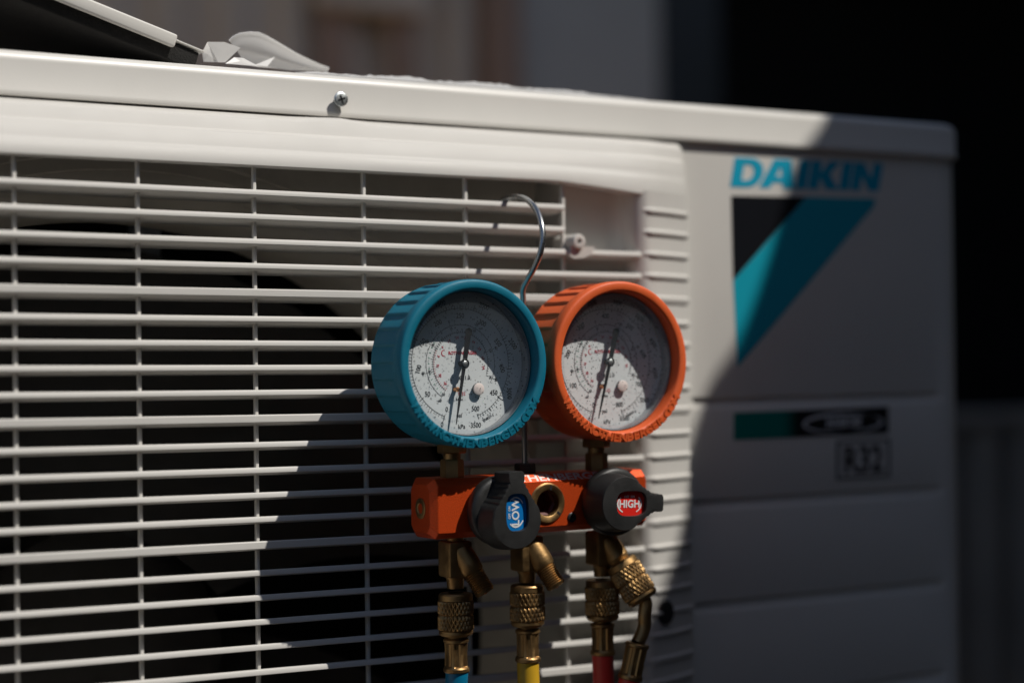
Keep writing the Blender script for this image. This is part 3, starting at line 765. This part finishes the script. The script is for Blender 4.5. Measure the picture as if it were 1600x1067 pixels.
straight_hose(2, M['hosered'], 'red hose hanging straight down from the right port', (12, 6, 0), atz(PX[2], 906, -61))
# the angled hose screwed on the right port
o, po = ports[2]
root = thing('charging_hose', 'red hose with bent brass elbow on the slanted right port', 'hose', po+DIR*12, 'refrigerant charging hoses under the manifold')
c0 = po+DIR*15
MB().lathe([(4.6, -14.0), (5.6, -13.6), (6.6, -4.5), (6.6, -3.0), (5.2, -2.2), (5.2, -1), (7.5, 0.5), (8.6, 2)], c0, DIR, 32).build('stub_cone', M['brass'], root, 40)
coupling(root, c0, DIR, 1.0, 24)
e0 = c0+DIR*23
ye = e0.y-1.5; cand = [e0-DIR*1, e0+DIR*2.5, at(1007, 962, ye), at(1007, 976, ye), at(1003, 990, ye), at(996, 1004, ye)]
MB().tube(catmull(cand), 3.7, 20).build('elbow', M['brass'], root, 60)
fd = (at(982, 1068, cand[-1].y+2)-at(996, 1001, cand[-1].y)).normalized()
ferrule(root, cand[-1], fd, 20)
p = [cand[-1]+fd*17, cand[-1]+fd*28, cand[-1]+fd*60, cand[-1]+fd*130+V((-3, 4, -10)), cand[-1]+fd*380]
MB().tube(catmull(p), 5.9, 24).build('hose_tube', M['hosered'], root, 60)

# ================================================================== things on top of the unit
# loose cover panel, tilted, one end resting on the lid
pt = at(277, 62, 10)
ang = math.atan2(atz(100, -10, 10)-atz(277, 62, 10), atx(277, 62, 10)-atx(100, -10, 10))
uu = V((-math.cos(ang), 0, math.sin(ang))); nn = V((math.sin(ang), 0, math.cos(ang)))
cov = thing('loose_cover_panel', 'tilted white cover panel lined with black foam lying on top of the unit', 'cover panel', pt)
def slab(a0, a1, y0, y1, h0, h1, bev, name, m, parent, sm=35):
    bm = bmesh.new(); bmesh.ops.create_cube(bm, size=1)
    for v in bm.verts: v.co = V(((a0+a1)/2+v.co.x*(a1-a0), (y0+y1)/2+v.co.y*(y1-y0), (h0+h1)/2+v.co.z*(h1-h0)))
    if bev: bmesh.ops.bevel(bm, geom=bm.edges[:], offset=bev, segments=3, affect='EDGES', profile=.5)
    mb = MB(); mb.take(bm); mb.v = [pt+uu*p.x+V((0, p.y, 0))+nn*p.z for p in mb.v]; return mb.build(name, m, parent, sm)
slab(0, 300, 0, 3.5, -4.6, 2.6, 1.3, 'front_rim', M['paint'], cov)
slab(-2, 300, 4, 205, -.4, 1.2, .3, 'cover_sheet', M['paint'], cov)
slab(-15, 296, 5, 200, -10.5, -.8, .8, 'foam_lining', M['foam'], cov)
slab(-17, -1, 3.6, 60, 0.0, 0.9, .2, 'end_lip', M['paint'], cov)
# crumpled milky film: standing curl and folded flap
def sheet(name, rows, m, parent, th=0):
    return MB().grid(rows).build(name, m, parent, 70, fix=False)
film = thing('plastic_film', 'crumpled milky plastic film curling up beside the foam on top', 'plastic film', at(440, 100, 40))
top = [(358, 64), (364, 58), (374, 53), (390, 51), (405, 52), (418, 58), (432, 66), (447, 75), (464, 85), (482, 94), (500, 102), (514, 107)]
bot = [(376, 88), (378, 93), (380, 97), (384, 100), (392, 103), (404, 105), (420, 106), (436, 108), (452, 110), (470, 111), (490, 112), (512, 113)]
rows = []
for k in range(9):
    s_ = k/8; row = []
    for (a, b), (c, d) in zip(top, bot):
        y = 20 - 6*s_ + 20*math.sin(s_*math.pi*.8)
        row.append(at(a+(c-a)*s_, b+(d-b)*s_, y+ .02*(a-360)))
    rows.append(row)
sheet('curled_sheet', rows, M['film'], film)
MB().tube([at(a, b, 24+.02*(a-360)) for a, b in top], .5, 6).build('curl_edge', M['film'], film, 60)
def fold(pts, name='folded_flap'):
    v = [at(a, b, y) for a, b, y in pts]; mb = MB(); c = sum(v, V())/len(v) + V((0, -.15, 0)); n = len(v)
    mb.add(v+[c], [(i, (i+1) % n, n) for i in range(n)]); return mb.build(name, M['film3'], film, 0, fix=False)
fold([(324, 66, 12), (350, 66, 12), (376, 75, 12), (352, 98, 12), (341, 98, 12)])
fold([(324, 66, 12.2), (341, 98, 12.2), (318, 97, 30), (316, 82, 34)])
fold([(366, 90, 10), (380, 91, 9), (404, 104, 7), (352, 100, 9)])
fold([(398, 102, 8), (430, 89, 20), (418, 104, 8)])
# low clear film along the front edge of the lid
film2 = thing('plastic_film', 'thin clear wrapping film lying flat along the lid edge', 'plastic film', at(740, 125, 20))
rows = []; nx = 70; x_a, x_b = atx(455, 110, 8), atx(1000, 150, 8)
rnd = [random.uniform(0, 1) for _ in range(400)]
for j in range(9):
    row = []
    for i in range(nx+1):
        x = x_a+(x_b-x_a)*i/nx; y = 1.5+j*2.4 + .8*math.sin(i*.7+j)
        e = math.sin(math.pi*min(1, max(0, i/nx)))**.4
        hgt = (2.2+1.6*math.sin(i*.19+.3*j)**2 + 1.6*rnd[(i*3+j*71) % 400]*math.sin(i*.53+j*.8)**2) * e * math.sin(math.pi*(j+.3)/8.6)
        row.append(V((x, y, zlid_t+.3+max(0, hgt))))
    rows.append(row)
sheet('flat_sheet', rows, M['film2'], film2)

# ================================================================== surroundings
g = MB().add([(-90000, -90000, -640), (90000, -90000, -640), (90000, 90000, -640), (-90000, 90000, -640)], [(0, 1, 2, 3)]).build('ground', M['ground'], None, 0); g['kind'] = 'structure'
YW = 1700.0
house = thing('house_wall', 'dim house wall with taupe ribbed cladding, grey panel and dark doorway behind the unit', 'building', (atx(800, 300, YW), YW, -640))
ztop = 1420.0; x_l, x_m, x_d, x_k = -3200.0, atx(795, 60, YW), atx(1022, 60, YW), atx(1112, 60, YW)
# ribbed cladding, each sheet a part
pitch = 200.0; x = x_m
posts = atx(745, 60, YW)
xx = posts
k = 0
while xx > x_l:
    xa = xx-pitch; rib = []
    for i in range(2):
        a = xa+pitch/2*i; rib += [(a, 0), (a+30, 0), (a+42, -26), (a+72, -26), (a+84, 0)]
    rib += [(xa+pitch-.5, 0)]
    MB().grid([[V((a, YW+b, -640)) for a, b in rib], [V((a, YW+b, ztop)) for a, b in rib]]).build('cladding_sheet', M['clad'], house, 20); xx = xa
MB().box((posts, YW-45, -640), (x_m, YW+40, ztop), 4, 1).build('timber_post', M['timber'], house, 0)
MB().box((x_m+.5, YW-20, -640), (x_d, YW+40, ztop), 3, 1).build('grey_panel', M['grey'], house, 0)
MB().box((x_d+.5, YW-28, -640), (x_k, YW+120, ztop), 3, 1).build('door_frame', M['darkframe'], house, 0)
# window with pale sill beam
wx0, wx1 = atx(500, 10, YW-60), atx(668, 10, YW-60); wz = atz(580, 16, YW-60)
wn = MB().box((wx0, YW-70, wz), (wx1, YW-28, wz+70), 4, 1).build('window_sill', M['sill'], house, 0)
MB().box((atx(502, 20, YW-40), YW-40, wz-460), (atx(545, 20, YW-40), YW-27, wz-.5)).build('trim_board', M['timber'], house, 0)
MB().box((atx(612, 20, YW-40), YW-40, wz-460), (atx(650, 20, YW-40), YW-27, wz-.5)).build('trim_board', M['timber'], house, 0)
MB().box((wx0+20, YW-36, wz+71), (wx1-20, YW-27, wz+800)).build('window_pane', M['darkframe'], house, 0)
# dark room behind the doorway
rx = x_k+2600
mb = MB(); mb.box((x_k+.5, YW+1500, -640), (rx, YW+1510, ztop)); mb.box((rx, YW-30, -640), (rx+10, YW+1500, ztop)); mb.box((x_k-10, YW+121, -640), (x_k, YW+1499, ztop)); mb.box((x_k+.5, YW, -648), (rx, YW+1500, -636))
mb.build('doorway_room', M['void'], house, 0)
MB().box((x_l, YW-640, ztop+2), (rx+10, YW+1510, ztop+30)).build('shade_roof', M['roof'], house, 0)  # unseen overhang added to keep the house wall and doorway in shade
# low steel fence at the right
YF = 900.0
fz = atz(1550, 660, YF); fx0 = atx(1440, 700, YF)
fence = thing('steel_fence', 'low dark charcoal steel fence right of the unit in deep shade', 'fence', (fx0+300, YF, -640))
a = fx0
while a < fx0+900:
    pts = [(a, 0), (a+18, 0), (a+26, -12), (a+52, -12), (a+60, 0), (a+79.5, 0)]
    MB().grid([[V((p, YF+q, -640)) for p, q in pts], [V((p, YF+q, fz)) for p, q in pts]]).build('fence_sheet', M['fence'], fence, 20); a += 80
MB().box((fx0, YF-16, fz-4), (fx0+900, YF+14, fz+16), 3, 1).build('top_rail', M['fence'], fence, 0)
# unseen sheet added above right, its hollow edge shaped to throw the big shadow
ZBLOCK = 1150.0
bd = [(1340, 20, -4), (1318, 100, -4), (1297, 180, -4), (1262, 232, -2), (1237, 272, 0), (1206, 393, 0), (1153, 540, 0), (1103, 617, 0), (1082, 740, -9), (1066, 820, -12), (1038, 913, -20), (1000, 985, -25), (930, 1080, -25), (820, 1190, -25)]
ed = []
for a, b, y in bd:
    p = at(a, b, y); ed.append(p+SUN*((ZBLOCK-p.z)/SUN.z))
ed = catmull(ed, 3)
first, lastp = ed[0], ed[-1]
poly = ed + [lastp+V((-700, -500, 0)), V((lastp.x-1500, lastp.y-2600, ZBLOCK)), V((first.x+3000, lastp.y-2600, ZBLOCK)), V((first.x+3000, first.y+900, ZBLOCK)), first+V((500, 900, 0))]
blocker = MB().prism(poly, (0, 0, 3)).build('shadow_blocker', M['blocker'], None, 0)
blocker['label'] = 'dark grey sheet added out of view overhead to cast the big shadow'; blocker['category'] = 'shade sail'

# unseen dark walls added behind the camera and right to cut sky light
skyblock = thing('sky_blocker', 'unseen dark board wall added to hold back sky light', 'wall', (0, -2600, -640))
for k in range(30):
    xa = -4200+k*280
    MB().box((xa, -2640, -640), (xa+276, -2600, 1150), 3, 1).build('board', M['skyblock'], skyblock, 0)
for k in range(14):
    ya = -2590+k*280
    MB().box((4205, ya, -640), (4245, ya+276, 1750), 3, 1).build('board', M['skyblock'], skyblock, 0)
